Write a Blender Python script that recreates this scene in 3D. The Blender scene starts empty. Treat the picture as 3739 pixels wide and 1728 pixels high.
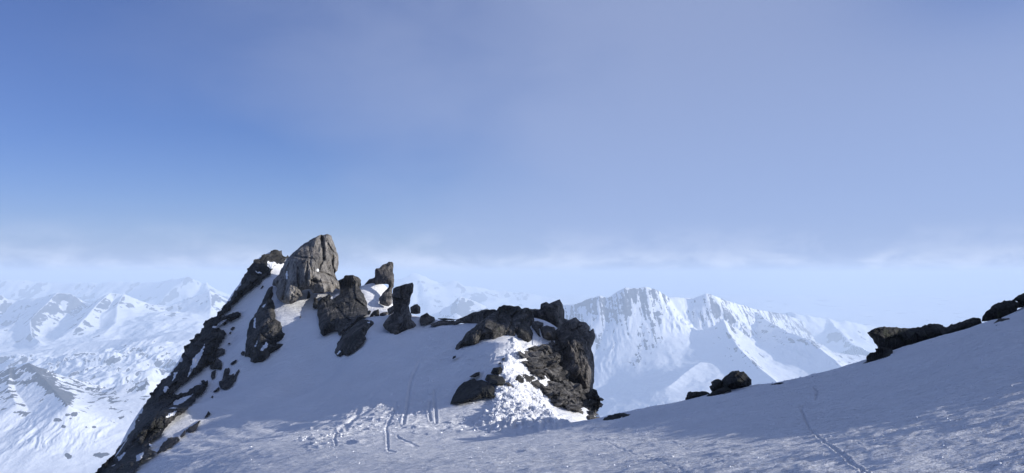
import bpy, math, random
import numpy as np
from mathutils import Vector
R = math.radians
scene = bpy.context.scene
scene.cycles.volume_bounces = 2
COL = scene.collection

# ---------------------------------------------------------------- camera
F = 2935.0; CX = 1869.5; HY = 1001.0          # focal length in photo pixels, centre column, horizon row
cam_d = bpy.data.cameras.new('camera'); cam = bpy.data.objects.new('camera', cam_d); COL.objects.link(cam)
cam.location = (0, 0, 0); cam.rotation_euler = (R(90), 0, 0)
cam_d.sensor_width = 36; cam_d.lens = 36 * F / 3739.0
cam_d.shift_y = -(864.0 - HY) / 3739.0
cam_d.clip_start = 0.1; cam_d.clip_end = 90000
scene.camera = cam

# ---------------------------------------------------------------- light
SUN_AZ = 102.0      # degrees clockwise from +Y (the view direction)
SUN_EL = 16.5
w = bpy.data.worlds.new("World"); scene.world = w; w.use_nodes = True
nt = w.node_tree; N = nt.nodes; L = nt.links
for n in list(N): N.remove(n)
out = N.new('ShaderNodeOutputWorld'); bg = N.new('ShaderNodeBackground'); bg.inputs['Strength'].default_value = 0.089
sky = N.new('ShaderNodeTexSky'); sky.sky_type = 'NISHITA'; sky.sun_disc = False
sky.sun_elevation = R(SUN_EL); sky.sun_rotation = R(SUN_AZ); sky.altitude = 2800
sky.air_density = 1.2; sky.dust_density = 0.4; sky.ozone_density = 3.0
tc = N.new('ShaderNodeTexCoord')
def wmath(op, a, b=None, c=None, clamp=False):
    m = N.new('ShaderNodeMath'); m.operation = op; m.use_clamp = clamp
    for i, v in enumerate((a, b, c)):
        if v is None: continue
        if isinstance(v, (int, float)): m.inputs[i].default_value = v
        else: L.new(v, m.inputs[i])
    return m.outputs[0]
def wnoise(sx, sy, sz, scale, detail, rough=0.5, off=(0, 0, 0), dist=0.0):
    mp = N.new('ShaderNodeMapping'); mp.inputs['Scale'].default_value = (sx, sy, sz); mp.inputs['Location'].default_value = off
    L.new(tc.outputs['Generated'], mp.inputs[0])
    n = N.new('ShaderNodeTexNoise'); n.inputs['Scale'].default_value = scale; n.inputs['Detail'].default_value = detail
    n.inputs['Roughness'].default_value = rough; n.inputs['Distortion'].default_value = dist
    L.new(mp.outputs[0], n.inputs['Vector']); return n.outputs['Fac']
def wrange(v, a, b, c, d):
    m = N.new('ShaderNodeMapRange'); m.interpolation_type = 'SMOOTHSTEP'
    m.inputs[1].default_value = a; m.inputs[2].default_value = b; m.inputs[3].default_value = c; m.inputs[4].default_value = d
    L.new(v, m.inputs[0]); return m.outputs[0]
sep = N.new('ShaderNodeSeparateXYZ'); L.new(tc.outputs['Generated'], sep.inputs[0])
X, Y, Z = sep.outputs
# thin high veil: thick over the middle and right of the view, thin on the left, one clear gap high on the right
soft = wnoise(1, 1, 1.6, 2.6, 3, 0.5, (0.3, 0.1, 0.2), 0.4)
fine = wnoise(1, 1, 2.2, 9.0, 5, 0.55, (2.3, 0.1, 0.2), 0.6)
v1 = wrange(wmath('ADD', wmath('ADD', X, wmath('MULTIPLY', wmath('SUBTRACT', soft, 0.5), 0.55)), wmath('MULTIPLY', wmath('SUBTRACT', fine, 0.5), 0.14)), -0.48, 0.14, 0.10, 1.0)
def blob(cx, cz, rx, rz):
    a = wmath('POWER', wmath('DIVIDE', wmath('SUBTRACT', X, cx), rx), 2.0)
    b = wmath('POWER', wmath('DIVIDE', wmath('SUBTRACT', Z, cz), rz), 2.0)
    return wmath('EXPONENT', wmath('MULTIPLY', wmath('ADD', a, b), -1.0))
gap = wmath('MULTIPLY', blob(0.50, 0.31, 0.12, 0.06), 0.55)
gap2 = wmath('MULTIPLY', blob(-0.22, 0.14, 0.20, 0.05), 0.35)
veil = wmath('SUBTRACT', v1, wmath('ADD', gap, gap2), clamp=True)
cmul = N.new('ShaderNodeMix'); cmul.data_type = 'RGBA'; cmul.blend_type = 'MULTIPLY'; cmul.inputs['Factor'].default_value = 1.0
cb = N.new('ShaderNodeMix'); cb.data_type = 'RGBA'; cb.inputs['A'].default_value = (0.50, 0.57, 0.92, 1); cb.inputs['B'].default_value = (0.78, 0.86, 1.25, 1)
L.new(wrange(X, -0.75, 0.35, 0.0, 1.0), cb.inputs['Factor'])      # the sky away from the sun is a deeper blue
L.new(sky.outputs[0], cmul.inputs['A']); L.new(cb.outputs['Result'], cmul.inputs['B'])
mixv = N.new('ShaderNodeMix'); mixv.data_type = 'RGBA'
hfac = wmath('EXPONENT', wmath('MULTIPLY', wmath('MAXIMUM', Z, 0.0), -20.0))
L.new(wmath('MAXIMUM', wmath('MULTIPLY', veil, 0.85), wmath('MULTIPLY', hfac, 0.95)), mixv.inputs['Factor']); L.new(cmul.outputs['Result'], mixv.inputs['A']); 
vc = N.new('ShaderNodeMix'); vc.data_type = 'RGBA'; vc.inputs['A'].default_value = (2.8, 3.5, 5.7, 1); vc.inputs['B'].default_value = (3.15, 4.15, 6.9, 1)
L.new(wmath('ADD', wrange(Z, 0.0, 0.34, 1.0, 0.0), wmath('MULTIPLY', X, 0.35), clamp=True), vc.inputs['Factor']); L.new(vc.outputs['Result'], mixv.inputs['B'])
# low cloud puffs along the horizon
puff = wnoise(1, 1, 2.4, 13.0, 8, 0.58, (1.7, 0.2, 0.35), 0.3)
band = wmath('MULTIPLY', wrange(Z, -0.05, 0.0, 0.0, 1.0), wmath('ADD', wrange(Z, 0.004, 0.034, 1.0, 0.0), wmath('MULTIPLY', wrange(Z, 0.03, 0.07, 1.0, 0.0), 0.25), clamp=True))
pf = wmath('MULTIPLY', wrange(puff, 0.38, 0.66, 0.0, 0.72), band)
mixc = N.new('ShaderNodeMix'); mixc.data_type = 'RGBA'
L.new(pf, mixc.inputs['Factor']); L.new(mixv.outputs['Result'], mixc.inputs['A']); mixc.inputs['B'].default_value = (7.6, 8.2, 9.8, 1)
L.new(mixc.outputs['Result'], bg.inputs['Color']); L.new(bg.outputs[0], out.inputs[0])

sd_ = bpy.data.lights.new('sun', 'SUN'); sd_.energy = 4.6; sd_.angle = R(0.5); sd_.color = (1.0, 0.96, 0.905)
sun = bpy.data.objects.new('sun', sd_); COL.objects.link(sun)
sdir = Vector((math.sin(R(SUN_AZ)) * math.cos(R(SUN_EL)), math.cos(R(SUN_AZ)) * math.cos(R(SUN_EL)), math.sin(R(SUN_EL))))
sun.rotation_euler = sdir.to_track_quat('Z', 'Y').to_euler()
sun.location = (60, -15, 40)
vs = scene.view_settings; vs.view_transform = 'Standard'; vs.look = 'None'; vs.exposure = 0.3; vs.gamma = 1.0

# ---------------------------------------------------------------- numpy noise
def _hash(ix, iy, seed):
    h = (ix.astype(np.int64) * 374761393 + iy.astype(np.int64) * 668265263 + seed * 974634777) & 0xffffffff
    h = ((h ^ (h >> 13)) * 1274126177) & 0xffffffff
    h = (h ^ (h >> 16)) & 0xffffffff
    h = (h * 2246822519) & 0xffffffff
    return ((h ^ (h >> 15)) & 0xffffff) / float(0x1000000)
def perlin(x, y, seed=0):
    x = np.asarray(x, float); y = np.asarray(y, float)
    ix = np.floor(x); iy = np.floor(y); fx = x - ix; fy = y - iy
    ux = fx * fx * fx * (fx * (fx * 6 - 15) + 10); uy = fy * fy * fy * (fy * (fy * 6 - 15) + 10)
    def g(dx, dy):
        a = _hash(ix + dx, iy + dy, seed) * 2 * math.pi
        return np.cos(a) * (fx - dx) + np.sin(a) * (fy - dy)
    return ((g(0, 0) * (1 - ux) + g(1, 0) * ux) * (1 - uy) + (g(0, 1) * (1 - ux) + g(1, 1) * ux) * uy) * 1.5
def fbm(x, y, seed=0, octv=4, gain=0.5):
    s = 0; a = 1.0; t = 0
    for k in range(octv):
        s = s + a * perlin(x * 2 ** k + 17.3 * k, y * 2 ** k - 9.1 * k, seed + k); t += a; a *= gain
    return s / t
def ridged(x, y, seed=0, octv=4, gain=0.5):
    s = 0; a = 1.0; t = 0
    for k in range(octv):
        n = 1 - np.abs(perlin(x * 2 ** k + 31.7 * k, y * 2 ** k - 5.3 * k, seed + k)) * 1.6
        s = s + a * n; t += a; a *= gain
    return s / t
def worley(x, y, seed=0):
    """nearest jittered cell point: f1, f2, id-hash pair, offset to that point"""
    x = np.asarray(x, float); y = np.asarray(y, float)
    ix = np.floor(x); iy = np.floor(y)
    f1 = np.full(x.shape, 9.0); f2 = np.full(x.shape, 9.0)
    hid = np.zeros(x.shape); hj = np.zeros(x.shape); ox = np.zeros(x.shape); oy = np.zeros(x.shape)
    for dx in (-1, 0, 1):
        for dy in (-1, 0, 1):
            cx = ix + dx; cy = iy + dy
            px = cx + _hash(cx, cy, seed); py = cy + _hash(cx, cy, seed + 101)
            d = np.hypot(x - px, y - py)
            near = d < f1
            f2 = np.where(near, f1, np.minimum(f2, d))
            hid = np.where(near, _hash(cx, cy, seed + 202), hid); hj = np.where(near, _hash(cx, cy, seed + 303), hj)
            ox = np.where(near, x - px, ox); oy = np.where(near, y - py, oy)
            f1 = np.where(near, d, f1)
    return f1, f2, hid, hj, ox, oy
def sstep(a, b, v):
    t = np.clip((v - a) / (b - a), 0, 1); return t * t * (3 - 2 * t)
def seg_dist(px, py, poly, closed=True):
    """distance to a polyline in the plane"""
    d = np.full(np.shape(px), 1e9); n = len(poly)
    for i in range(n if closed else n - 1):
        x0, y0 = poly[i][:2]; x1, y1 = poly[(i + 1) % n][:2]
        ex, ey = x1 - x0, y1 - y0; l2 = ex * ex + ey * ey + 1e-9
        t = np.clip(((px - x0) * ex + (py - y0) * ey) / l2, 0, 1)
        d = np.minimum(d, np.hypot(px - x0 - t * ex, py - y0 - t * ey))
    return d
def inside(px, py, poly):
    c = np.zeros(np.shape(px), bool); n = len(poly)
    for i in range(n):
        x0, y0 = poly[i]; x1, y1 = poly[(i + 1) % n]
        if y0 == y1: continue
        cond = ((y0 > py) != (y1 > py)) & (px < (x1 - x0) * (py - y0) / (y1 - y0) + x0)
        c ^= cond
    return c
def sdf(px, py, poly):
    d = seg_dist(px, py, poly); return np.where(inside(px, py, poly), d, -d)
def at(px, py, Y):
    return ((px - CX) / F * Y, Y, (HY - py) / F * Y)

# ---------------------------------------------------------------- mesh helpers
def mesh_np(name, V, Q, mat, attrs=None, smooth=True, parent=None):
    me = bpy.data.meshes.new(name); V = np.asarray(V, np.float32); Q = np.asarray(Q, np.int32); k = Q.shape[1]
    me.vertices.add(len(V)); me.vertices.foreach_set('co', V.ravel())
    me.loops.add(Q.size); me.loops.foreach_set('vertex_index', Q.ravel())
    me.polygons.add(len(Q)); me.polygons.foreach_set('loop_start', np.arange(0, Q.size, k, dtype=np.int32))
    me.polygons.foreach_set('loop_total', np.full(len(Q), k, np.int32))
    me.polygons.foreach_set('use_smooth', np.full(len(Q), smooth, bool))
    me.update(calc_edges=True); me.validate()
    for an, av in (attrs or {}).items():
        a = me.attributes.new(an, 'FLOAT', 'POINT'); a.data.foreach_set('value', np.asarray(av, np.float32).ravel())
    me.materials.append(mat)
    o = bpy.data.objects.new(name, me); COL.objects.link(o)
    if parent: o.parent = parent
    return o
def grid_quads(nr, nc):
    i = np.arange(nr * nc).reshape(nr, nc)
    return np.stack([i[:-1, :-1], i[:-1, 1:], i[1:, 1:], i[1:, :-1]], -1).reshape(-1, 4)
def tag(o, label=None, cat=None, group=None, kind=None):
    for k, v in (('label', label), ('category', cat), ('group', group), ('kind', kind)):
        if v: o[k] = v
    return o

# ---------------------------------------------------------------- materials
class NB:
    def __init__(s, name):
        s.m = bpy.data.materials.new(name); s.m.use_nodes = True; s.t = s.m.node_tree
        s.b = s.t.nodes['Principled BSDF']; s.o = s.t.nodes['Material Output']
        s.tc = s.t.nodes.new('ShaderNodeTexCoord')
    def n(s, ty, **kw):
        x = s.t.nodes.new(ty)
        for k, v in kw.items(): setattr(x, k, v)
        return x
    def l(s, a, b): s.t.links.new(a, b)
    def noise(s, scale, detail=4, rough=0.5, stretch=(1, 1, 1), rot=(0, 0, 0), dist=0.0):
        mp = s.n('ShaderNodeMapping'); mp.inputs['Scale'].default_value = stretch; mp.inputs['Rotation'].default_value = rot
        s.l(s.tc.outputs['Object'], mp.inputs[0])
        x = s.n('ShaderNodeTexNoise'); x.inputs['Scale'].default_value = scale; x.inputs['Detail'].default_value = detail
        x.inputs['Roughness'].default_value = rough; x.inputs['Distortion'].default_value = dist
        s.l(mp.outputs[0], x.inputs['Vector']); return x.outputs['Fac']
    def ramp(s, fac, stops):
        r = s.n('ShaderNodeValToRGB'); cr = r.color_ramp
        while len(cr.elements) < len(stops): cr.elements.new(0.5)
        for e, (p, c) in zip(cr.elements, stops): e.position = p; e.color = (*c, 1)
        s.l(fac, r.inputs[0]); return r.outputs[0]
    def mix(s, fac, a, b, mode='MIX'):
        m = s.n('ShaderNodeMix', data_type='RGBA', blend_type=mode)
        for v, i in ((fac, 'Factor'), (a, 'A'), (b, 'B')):
            if isinstance(v, (int, float)): m.inputs[i].default_value = v
            elif isinstance(v, tuple): m.inputs[i].default_value = (*v, 1)
            else: s.l(v, m.inputs[i])
        return m.outputs['Result']
    def math(s, op, a, b=0.0, clamp=False):
        m = s.n('ShaderNodeMath', operation=op, use_clamp=clamp)
        for i, v in enumerate((a, b)):
            if isinstance(v, (int, float)): m.inputs[i].default_value = v
            else: s.l(v, m.inputs[i])
        return m.outputs[0]
    def rng(s, v, a, b, c=0.0, d=1.0):
        m = s.n('ShaderNodeMapRange', interpolation_type='SMOOTHSTEP')
        for i, q in enumerate((a, b, c, d)): m.inputs[i + 1].default_value = q
        s.l(v, m.inputs[0]); return m.outputs[0]
    def attr(s, name):
        a = s.n('ShaderNodeAttribute'); a.attribute_name = name; return a.outputs['Fac']
    def bump(s, h, strength, dist, prev=None):
        b = s.n('ShaderNodeBump'); b.inputs['Strength'].default_value = strength; b.inputs['Distance'].default_value = dist
        s.l(h, b.inputs['Height'])
        if prev is not None: s.l(prev, b.inputs['Normal'])
        return b.outputs[0]

def snow_mat(name='snow', near=True):
    k = NB(name)
    c = k.ramp(k.noise(0.35, 3), [(0.35, (0.82, 0.83, 0.85)), (0.7, (0.88, 0.885, 0.90))])
    k.l(c, k.b.inputs['Base Color']); k.b.inputs['Roughness'].default_value = 0.75
    k.b.inputs['Specular IOR Level'].default_value = 0.2
    if near:
        b1 = k.bump(k.noise(2.2, 6, 0.65, (0.35, 1.6, 1.0), (0, 0, R(-12))), 1.0, 0.22)
        b2 = k.bump(k.noise(11, 5, 0.65, (0.5, 1.4, 1.0)), 1.0, 0.07, b1)
        b3 = k.bump(k.noise(60, 3, 0.7), 0.6, 0.008, b2)
        k.l(b3, k.b.inputs['Normal'])
    return k.m
def far_mat(name, rockc=((0.05, 0.055, 0.07), (0.13, 0.13, 0.14)), scale=0.02):
    k = NB(name)
    r = k.attr('rock'); n = k.noise(scale, 5, 0.65)
    f = k.rng(k.math('ADD', r, k.math('MULTIPLY', k.math('SUBTRACT', n, 0.5), 1.1)), 0.46, 0.54)
    sc = k.ramp(k.noise(scale * 0.2, 3), [(0.3, (0.80, 0.83, 0.88)), (0.7, (0.87, 0.89, 0.92))])
    rc = k.ramp(k.noise(scale * 2.2, 4), [(0.3, rockc[0]), (0.7, rockc[1])])
    k.l(k.mix(f, sc, rc), k.b.inputs['Base Color']); k.b.inputs['Roughness'].default_value = 0.85
    k.b.inputs['Specular IOR Level'].default_value = 0.1
    b = k.bump(k.noise(scale * 0.6, 6, 0.6), 0.6, 0.25 / scale)
    k.l(b, k.b.inputs['Normal'])
    return k.m
def rock_mat(name, dark, mid, light, lichen=0.0, snowy=0.5, stretch=(1, 1, 0.45), rot=(0, R(20), 0)):
    k = NB(name)
    n1 = k.noise(0.9, 6, 0.6, stretch, rot, 0.3); n2 = k.noise(4.5, 6, 0.65, stretch, rot)
    c = k.ramp(k.math('ADD', k.math('MULTIPLY', n1, 0.55), k.math('MULTIPLY', n2, 0.45)), [(0.40, dark), (0.5, mid), (0.60, light)])
    # rusty and pale mineral stains
    c = k.mix(k.rng(k.noise(1.7, 5, 0.6, (1, 1, 1), (0.4, 0.2, 0)), 0.56, 0.72, 0, 0.4), c, (mid[0] * 1.4, mid[1] * 1.22, mid[2] * 0.98))
    if lichen:
        c = k.mix(k.rng(k.noise(3.1, 5, 0.7, (1, 1, 1), (0, 0.7, 0.3)), 0.52, 0.66, 0, lichen), c, (0.055, 0.065, 0.03))
    # thin fracture lines
    vo = k.n('ShaderNodeTexVoronoi', feature='DISTANCE_TO_EDGE'); vo.inputs['Scale'].default_value = 1.3
    mp = k.n('ShaderNodeMapping'); mp.inputs['Scale'].default_value = (1, 1, 0.5); mp.inputs['Rotation'].default_value = (0.1, R(25), 0)
    nz = k.n('ShaderNodeTexNoise'); nz.inputs['Scale'].default_value = 2.0; nz.inputs['Detail'].default_value = 4
    k.l(k.tc.outputs['Object'], nz.inputs['Vector'])
    ad = k.n('ShaderNodeVectorMath', operation='ADD'); k.l(k.tc.outputs['Object'], ad.inputs[0]); k.l(nz.outputs['Color'], ad.inputs[1])
    k.l(ad.outputs[0], mp.inputs[0]); k.l(mp.outputs[0], vo.inputs['Vector'])
    crack = k.rng(vo.outputs['Distance'], 0.0, 0.05, 0.0, 1.0)
    # wind-blown snow caught on the flatter ledges
    geo = k.n('ShaderNodeNewGeometry'); sp = k.n('ShaderNodeSeparateXYZ'); k.l(geo.outputs['Normal'], sp.inputs[0])
    up = k.math('ADD', sp.outputs['Z'], k.math('MULTIPLY', k.math('SUBTRACT', k.noise(3.5, 5, 0.6), 0.5), 1.1))
    dust = k.rng(up, 1.26 - 0.2 * snowy, 1.34 - 0.2 * snowy)
    sn = k.math('MAXIMUM', k.rng(k.math('ADD', k.attr('snow'), k.math('MULTIPLY', k.math('SUBTRACT', k.noise(5, 4), 0.5), 0.6)), 0.45, 0.55), dust)
    c = k.mix(k.rng(crack, 0.0, 0.5, 0.75, 0.0), c, (dark[0] * 0.5, dark[1] * 0.5, dark[2] * 0.5))
    c = k.mix(sn, c, (0.84, 0.86, 0.89))
    k.l(c, k.b.inputs['Base Color']); k.b.inputs['Roughness'].default_value = 0.8; k.b.inputs['Specular IOR Level'].default_value = 0.25
    b1 = k.bump(crack, 0.6, 0.06)
    b2 = k.bump(k.noise(3.0, 8, 0.7, stretch, rot), 1.0, 0.22, b1)
    b3 = k.bump(k.noise(18, 5, 0.7, stretch, rot), 0.7, 0.03, b2)
    k.l(b3, k.b.inputs['Normal'])
    return k.m

M_SNOW = snow_mat(); M_CHUNK = snow_mat('snow_block', False)
M_FAR_L = far_mat('far_slope', scale=0.012); M_FAR_N = far_mat('near_ridge_slope', scale=0.02); M_FAR_R = far_mat('massif_slope', scale=0.03)
M_FAR_C = far_mat('distant_slope', scale=0.004)
M_PALE = rock_mat('pale_rock', (0.07, 0.066, 0.063), (0.18, 0.167, 0.153), (0.32, 0.30, 0.275), 0.1, 0.3)
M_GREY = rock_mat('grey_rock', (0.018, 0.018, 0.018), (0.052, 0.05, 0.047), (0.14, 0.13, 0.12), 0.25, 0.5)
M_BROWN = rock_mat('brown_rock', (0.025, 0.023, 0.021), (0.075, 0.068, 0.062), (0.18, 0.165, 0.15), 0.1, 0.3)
M_BLACK = rock_mat('black_rock', (0.012, 0.012, 0.013), (0.035, 0.034, 0.033), (0.085, 0.08, 0.074), 0.35, 0.4)  # near-black stone of the long left ridge
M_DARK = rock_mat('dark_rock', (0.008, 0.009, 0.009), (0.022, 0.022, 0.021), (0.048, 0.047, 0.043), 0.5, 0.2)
M_SCREE = rock_mat('scree_rock', (0.03, 0.028, 0.027), (0.085, 0.08, 0.075), (0.20, 0.19, 0.18), 0.0, 0.4, (1, 1, 1.8), (0, R(-25), 0))

# ---------------------------------------------------------------- near terrain height
cps = []   # world control points
def cp(px, py, Y): cps.append(at(px, py, Y))
def cw(x, y, z): cps.append((x, y, z))
for a in [(3739,1728,6.3),(3000,1728,7.6),(2300,1728,10),(1870,1728,12.5),(1400,1728,16),(1000,1728,21),(700,1728,29),(520,1728,35),
          (3400,1500,11),(3100,1560,11.5),(2900,1600,11.5),(2600,1600,14),(2700,1510,18),(3300,1400,16.5),(3600,1300,15.5),(2300,1620,16),(2300,1560,20),
          (1870,1640,18),(1870,1595,25),(1400,1650,22),(1400,1600,28),(1000,1650,29),(1050,1600,34),(1400,1568,35),(1700,1568,34),(850,1640,32),
          # left field
          (1400,1480,43),(1400,1400,49),(1400,1300,54),(1400,1230,56.5),(1250,1480,47),(1200,1380,57),(1200,1280,61),(1000,1580,43),(1000,1490,51),(1000,1400,58),(1000,1300,64),
          (850,1560,48.5),(850,1450,58),(850,1340,65),(850,1240,70),(700,1640,42.5),(700,1560,52),(700,1470,60.5),(600,1640,46.5),(1180,1200,64),(1120,1130,70),(960,1200,67),(960,1100,72),(1000,1010,76),(1025,965,79),
          (1330,1190,60),(1345,1135,68),(1320,1048,75),(1400,1040,75),(1380,1090,71),(1440,1200,60),(1530,1162,61),(1530,1210,57),(1620,1178,59),(1620,1240,53),(1560,1320,50),(1560,1420,45),(1560,1510,38),
          (1740,1182,56),(1700,1260,50.5),(1700,1340,46),(1640,1400,44.3),(1700,1450,41.5),(1780,1360,43),(1760,1500,37.5),
          # rubble rib
          (1860,1262,46),(1840,1330,43),(1830,1400,40.5),(1840,1460,38.5),(1880,1520,36),(1800,1250,47.5),
          (1930,1400,43.5),(1960,1460,41.5),(2000,1520,38.5),(1930,1290,49),(2010,1390,48),(2060,1540,36),
          # block foot, hidden behind the crest
          (2100,1500,46),(2180,1545,44),(2050,1440,47),(2120,1330,52),(2230,1610,42),(2260,1690,47),(2210,1680,52),(2200,1640,38),(2300,1800,44)]: cp(*a)
# rocky left rib and the drop beyond it
rib = [(348,1728,45),(464,1598,53),(498,1538,57.5),(535,1464,62.5),(604,1379,67),(664,1300,70),(720,1224,72.5),(793,1147,74.5),(884,1029,75),(934,951,78),(1005,914,80)]
for a in rib:
    x, y, z = at(*a); cw(x, y, z - 0.15); cw(x - 3, y + 1.5, z - 4.5); cw(x - 9, y + 4, z - 13)
for a in [(420,1728,42),(560,1620,49.5),(640,1500,59.5),(740,1380,65),(800,1270,69),(870,1120,73),(950,1020,76)]: cp(*a)
# drop behind the skyline between the pinnacles and the block
for a in [(1020,965,80),(1150,1080,79),(1320,1046,77),(1420,1040,77),(1500,1150,66),(1560,1163,63),(1640,1176,60.5),(1745,1182,58)]:
    x, y, z = at(*a); cw(x + 0.5, y + 3, z - 1.6); cw(x + 1, y + 9, z - 8); cw(x + 2, y + 22, z - 24)
for a in [(1900,1200,58),(2060,1250,58)]:
    x, y, z = at(*a); cw(x, y, z - 1.5); cw(x + 1, y + 8, z - 9); cw(x + 2, y + 22, z - 24)
# foreground crest with the drop behind it
crest = [(3739,1128,24),(3630,1186,23.6),(3484,1238,23.3),(3338,1281,23),(3193,1317,22.8),(3048,1366,22.6),(2903,1402,22.5),(2758,1418,22.6),(2613,1446,23),(2467,1480,23.5),(2322,1504,24.2),(2177,1540,25.5),(2032,1559,28)]
for i, a in enumerate(crest):
    x, y, z = at(a[0], a[1] - 5, a[2]); cw(x, y, z)
    if a[0] > 2100:
        cw(x + 0.6, y + 2.2, z - 1.0); cw(x + 2.5, y + 7, z - 6.0); cw(x + 6, y + 16, z - 17)
# ground round the camera and the hill that rises out of the frame on the right
for q in [(0,0,-1.7),(0,5,-2.2),(4,0,-0.8),(-5,2,-3.1),(-12,4,-5),(0,-8,-1.4),(-10,-8,-4.0),(8,4,-0.2),(8,-6,0.1),(14,10,0.1),(-14,14,-6.4),(-20,24,-10),(-30,10,-14),
          (18,2,1.5),(18,16,0.3),(26,4,2.9),(26,16,1.4),(26,26,-0.8),(36,-4,4.9),(36,8,4.5),(36,16,3.0),(36,24,0.0),(36,32,-8),(50,-10,7.5),(50,5,7.3),(50,16,5.5),(50,26,1),(50,40,-16),
          (20,-20,3.2),(40,-30,6.5),(60,-30,10),(0,-30,-1.2),(-20,-30,-6),(30,50,-28),(-40,40,-26),(-45,70,-30),(60,80,-50),(0,110,-50),(-40,110,-48),(75,0,12),(75,-30,12),(75,30,2)]: cw(*q)
CP = np.array(cps)
def tps(r2):
    return 0.5 * r2 * np.log(r2 + 1e-9)
def fit(P, lam=0.02):
    n = len(P); d2 = (P[:, None, 0] - P[None, :, 0]) ** 2 + (P[:, None, 1] - P[None, :, 1]) ** 2
    A = np.zeros((n + 3, n + 3)); A[:n, :n] = tps(d2) + np.eye(n) * lam
    A[:n, n] = 1; A[:n, n + 1:] = P[:, :2]; A[n, :n] = 1; A[n + 1:, :n] = P[:, :2].T
    return np.linalg.solve(A, np.concatenate([P[:, 2], [0, 0, 0]]))
WCP = fit(CP)
def Hbase(x, y):
    sh = np.shape(x); x = np.ravel(x); y = np.ravel(y); out = WCP[-3] + WCP[-2] * x + WCP[-1] * y
    for k in range(0, len(x), 60000):
        s = slice(k, k + 60000); d2 = (x[s, None] - CP[None, :, 0]) ** 2 + (y[s, None] - CP[None, :, 1]) ** 2
        out[s] += tps(d2) @ WCP[:-3]
    return out.reshape(sh)
# coarse lookup of the terrain for fast evaluation
LX = np.linspace(-90, 110, 801); LY = np.linspace(-60, 150, 841)
LH = Hbase(*np.meshgrid(LX, LY))
_lx, _ly = np.meshgrid(LX, LY)      # invented buttress out of view on the right, added to shade the snow field
LH += 46 * np.exp(-((_lx - 56) / 9.0) ** 2) * sstep(37.0, 40.5, _ly + 0.8 * perlin(_lx / 4, _ly / 4, 77)) * sstep(53, 47, _ly)
def H(x, y):
    fx = np.clip((x - LX[0]) / (LX[1] - LX[0]), 0, len(LX) - 2.001); fy = np.clip((y - LY[0]) / (LY[1] - LY[0]), 0, len(LY) - 2.001)
    i = fx.astype(int); j = fy.astype(int); a = fx - i; b = fy - j
    return (LH[j, i] * (1 - a) + LH[j, i + 1] * a) * (1 - b) + (LH[j + 1, i] * (1 - a) + LH[j + 1, i + 1] * a) * b

# depth of the terrain along each view line, used to seat rocks on the snow
DS = 5
dpx = np.arange(-400, 4160, DS); dpy = np.arange(700, 1760, DS)
YS = np.concatenate([np.geomspace(5, 30, 150), np.linspace(30.2, 100, 350)])
UU, YY = np.meshgrid((dpx - CX) / F, YS); HH = H(UU * YY, YY); ROW = HY - HH / YY * F        # image row of every sample
DEPTH = np.full((len(dpy), len(dpx)), np.nan)
for c in range(len(dpx)):
    run = np.minimum.accumulate(ROW[:, c])
    idx = np.searchsorted(-run, -dpy, side='left')
    ok = idx < len(YS); DEPTH[ok, c] = YS[idx[ok]]
for c in range(len(dpx)):
    col = DEPTH[:, c]; good = np.where(~np.isnan(col))[0]
    if len(good): col[:good[0]] = col[good[0]]
def terr_depth(px, py):
    j = np.clip(((np.asarray(py) - dpy[0]) / DS).round().astype(int), 0, len(dpy) - 1); i = np.clip(((np.asarray(px) - dpx[0]) / DS).round().astype(int), 0, len(dpx) - 1)
    return DEPTH[j, i]

A1 = lambda pts: [(850 + .4198 * x, 840 + .4198 * y) for x, y in pts]
B1 = lambda pts: [(1150 + .3358 * x, 920 + .3358 * y) for x, y in pts]
C1 = lambda pts: [(1600 + .4533 * x, 1060 + .4534 * y) for x, y in pts]
D1 = lambda pts: [(340 + .5272 * x, 1100 + .5272 * y) for x, y in pts]
E1 = lambda pts: [(2400 + .2519 * x, 1260 + .2519 * y) for x, y in pts]
G1 = lambda pts: [(3100 + .2855 * x, 1040 + .2855 * y) for x, y in pts]
T1 = lambda pts: [(1100 + .427 * x, 1300 + .427 * y) for x, y in pts]

RUBBLE = C1([(590,400),(620,410),(700,470),(740,480),(790,540),(700,560),(760,650),(960,730),(960,750),(840,780),(830,820),(920,890),(890,950),(960,1010),(1050,1080),(900,1115),(600,1125),(420,1110),(300,1090),(400,980),(440,900),(470,780),(560,760),(500,690),(520,600),(570,500)])
BAND = T1([(40,700),(200,640),(420,520),(560,430),(760,380),(980,340),(1060,150),(1180,160),(1220,300),(1150,440),(1000,520),(1000,600),(1300,560),(1500,470),(1700,560),(1900,640),(1500,650),(1200,640),(700,640),(450,720),(100,780),(0,720)])
LADDER = P_ = [(1520,1200),(1600,1180),(1760,1190),(1740,1230),(1640,1290),(1600,1400),(1560,1420),(1540,1330),(1560,1250)]
def rubble_mask(px, py):
    m = sstep(-16, 26, sdf(px, py, RUBBLE) + 14 * perlin(px / 22, py / 22, 5))
    m2 = 0.5 * sstep(-25, 18, sdf(px, py, BAND) + 25 * perlin(px / 30, py / 15, 6))
    m3 = 0.45 * sstep(-15, 15, sdf(px, py, LADDER) + 10 * perlin(px / 20, py / 12, 7))
    return m, np.maximum(m2, m3)
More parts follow.
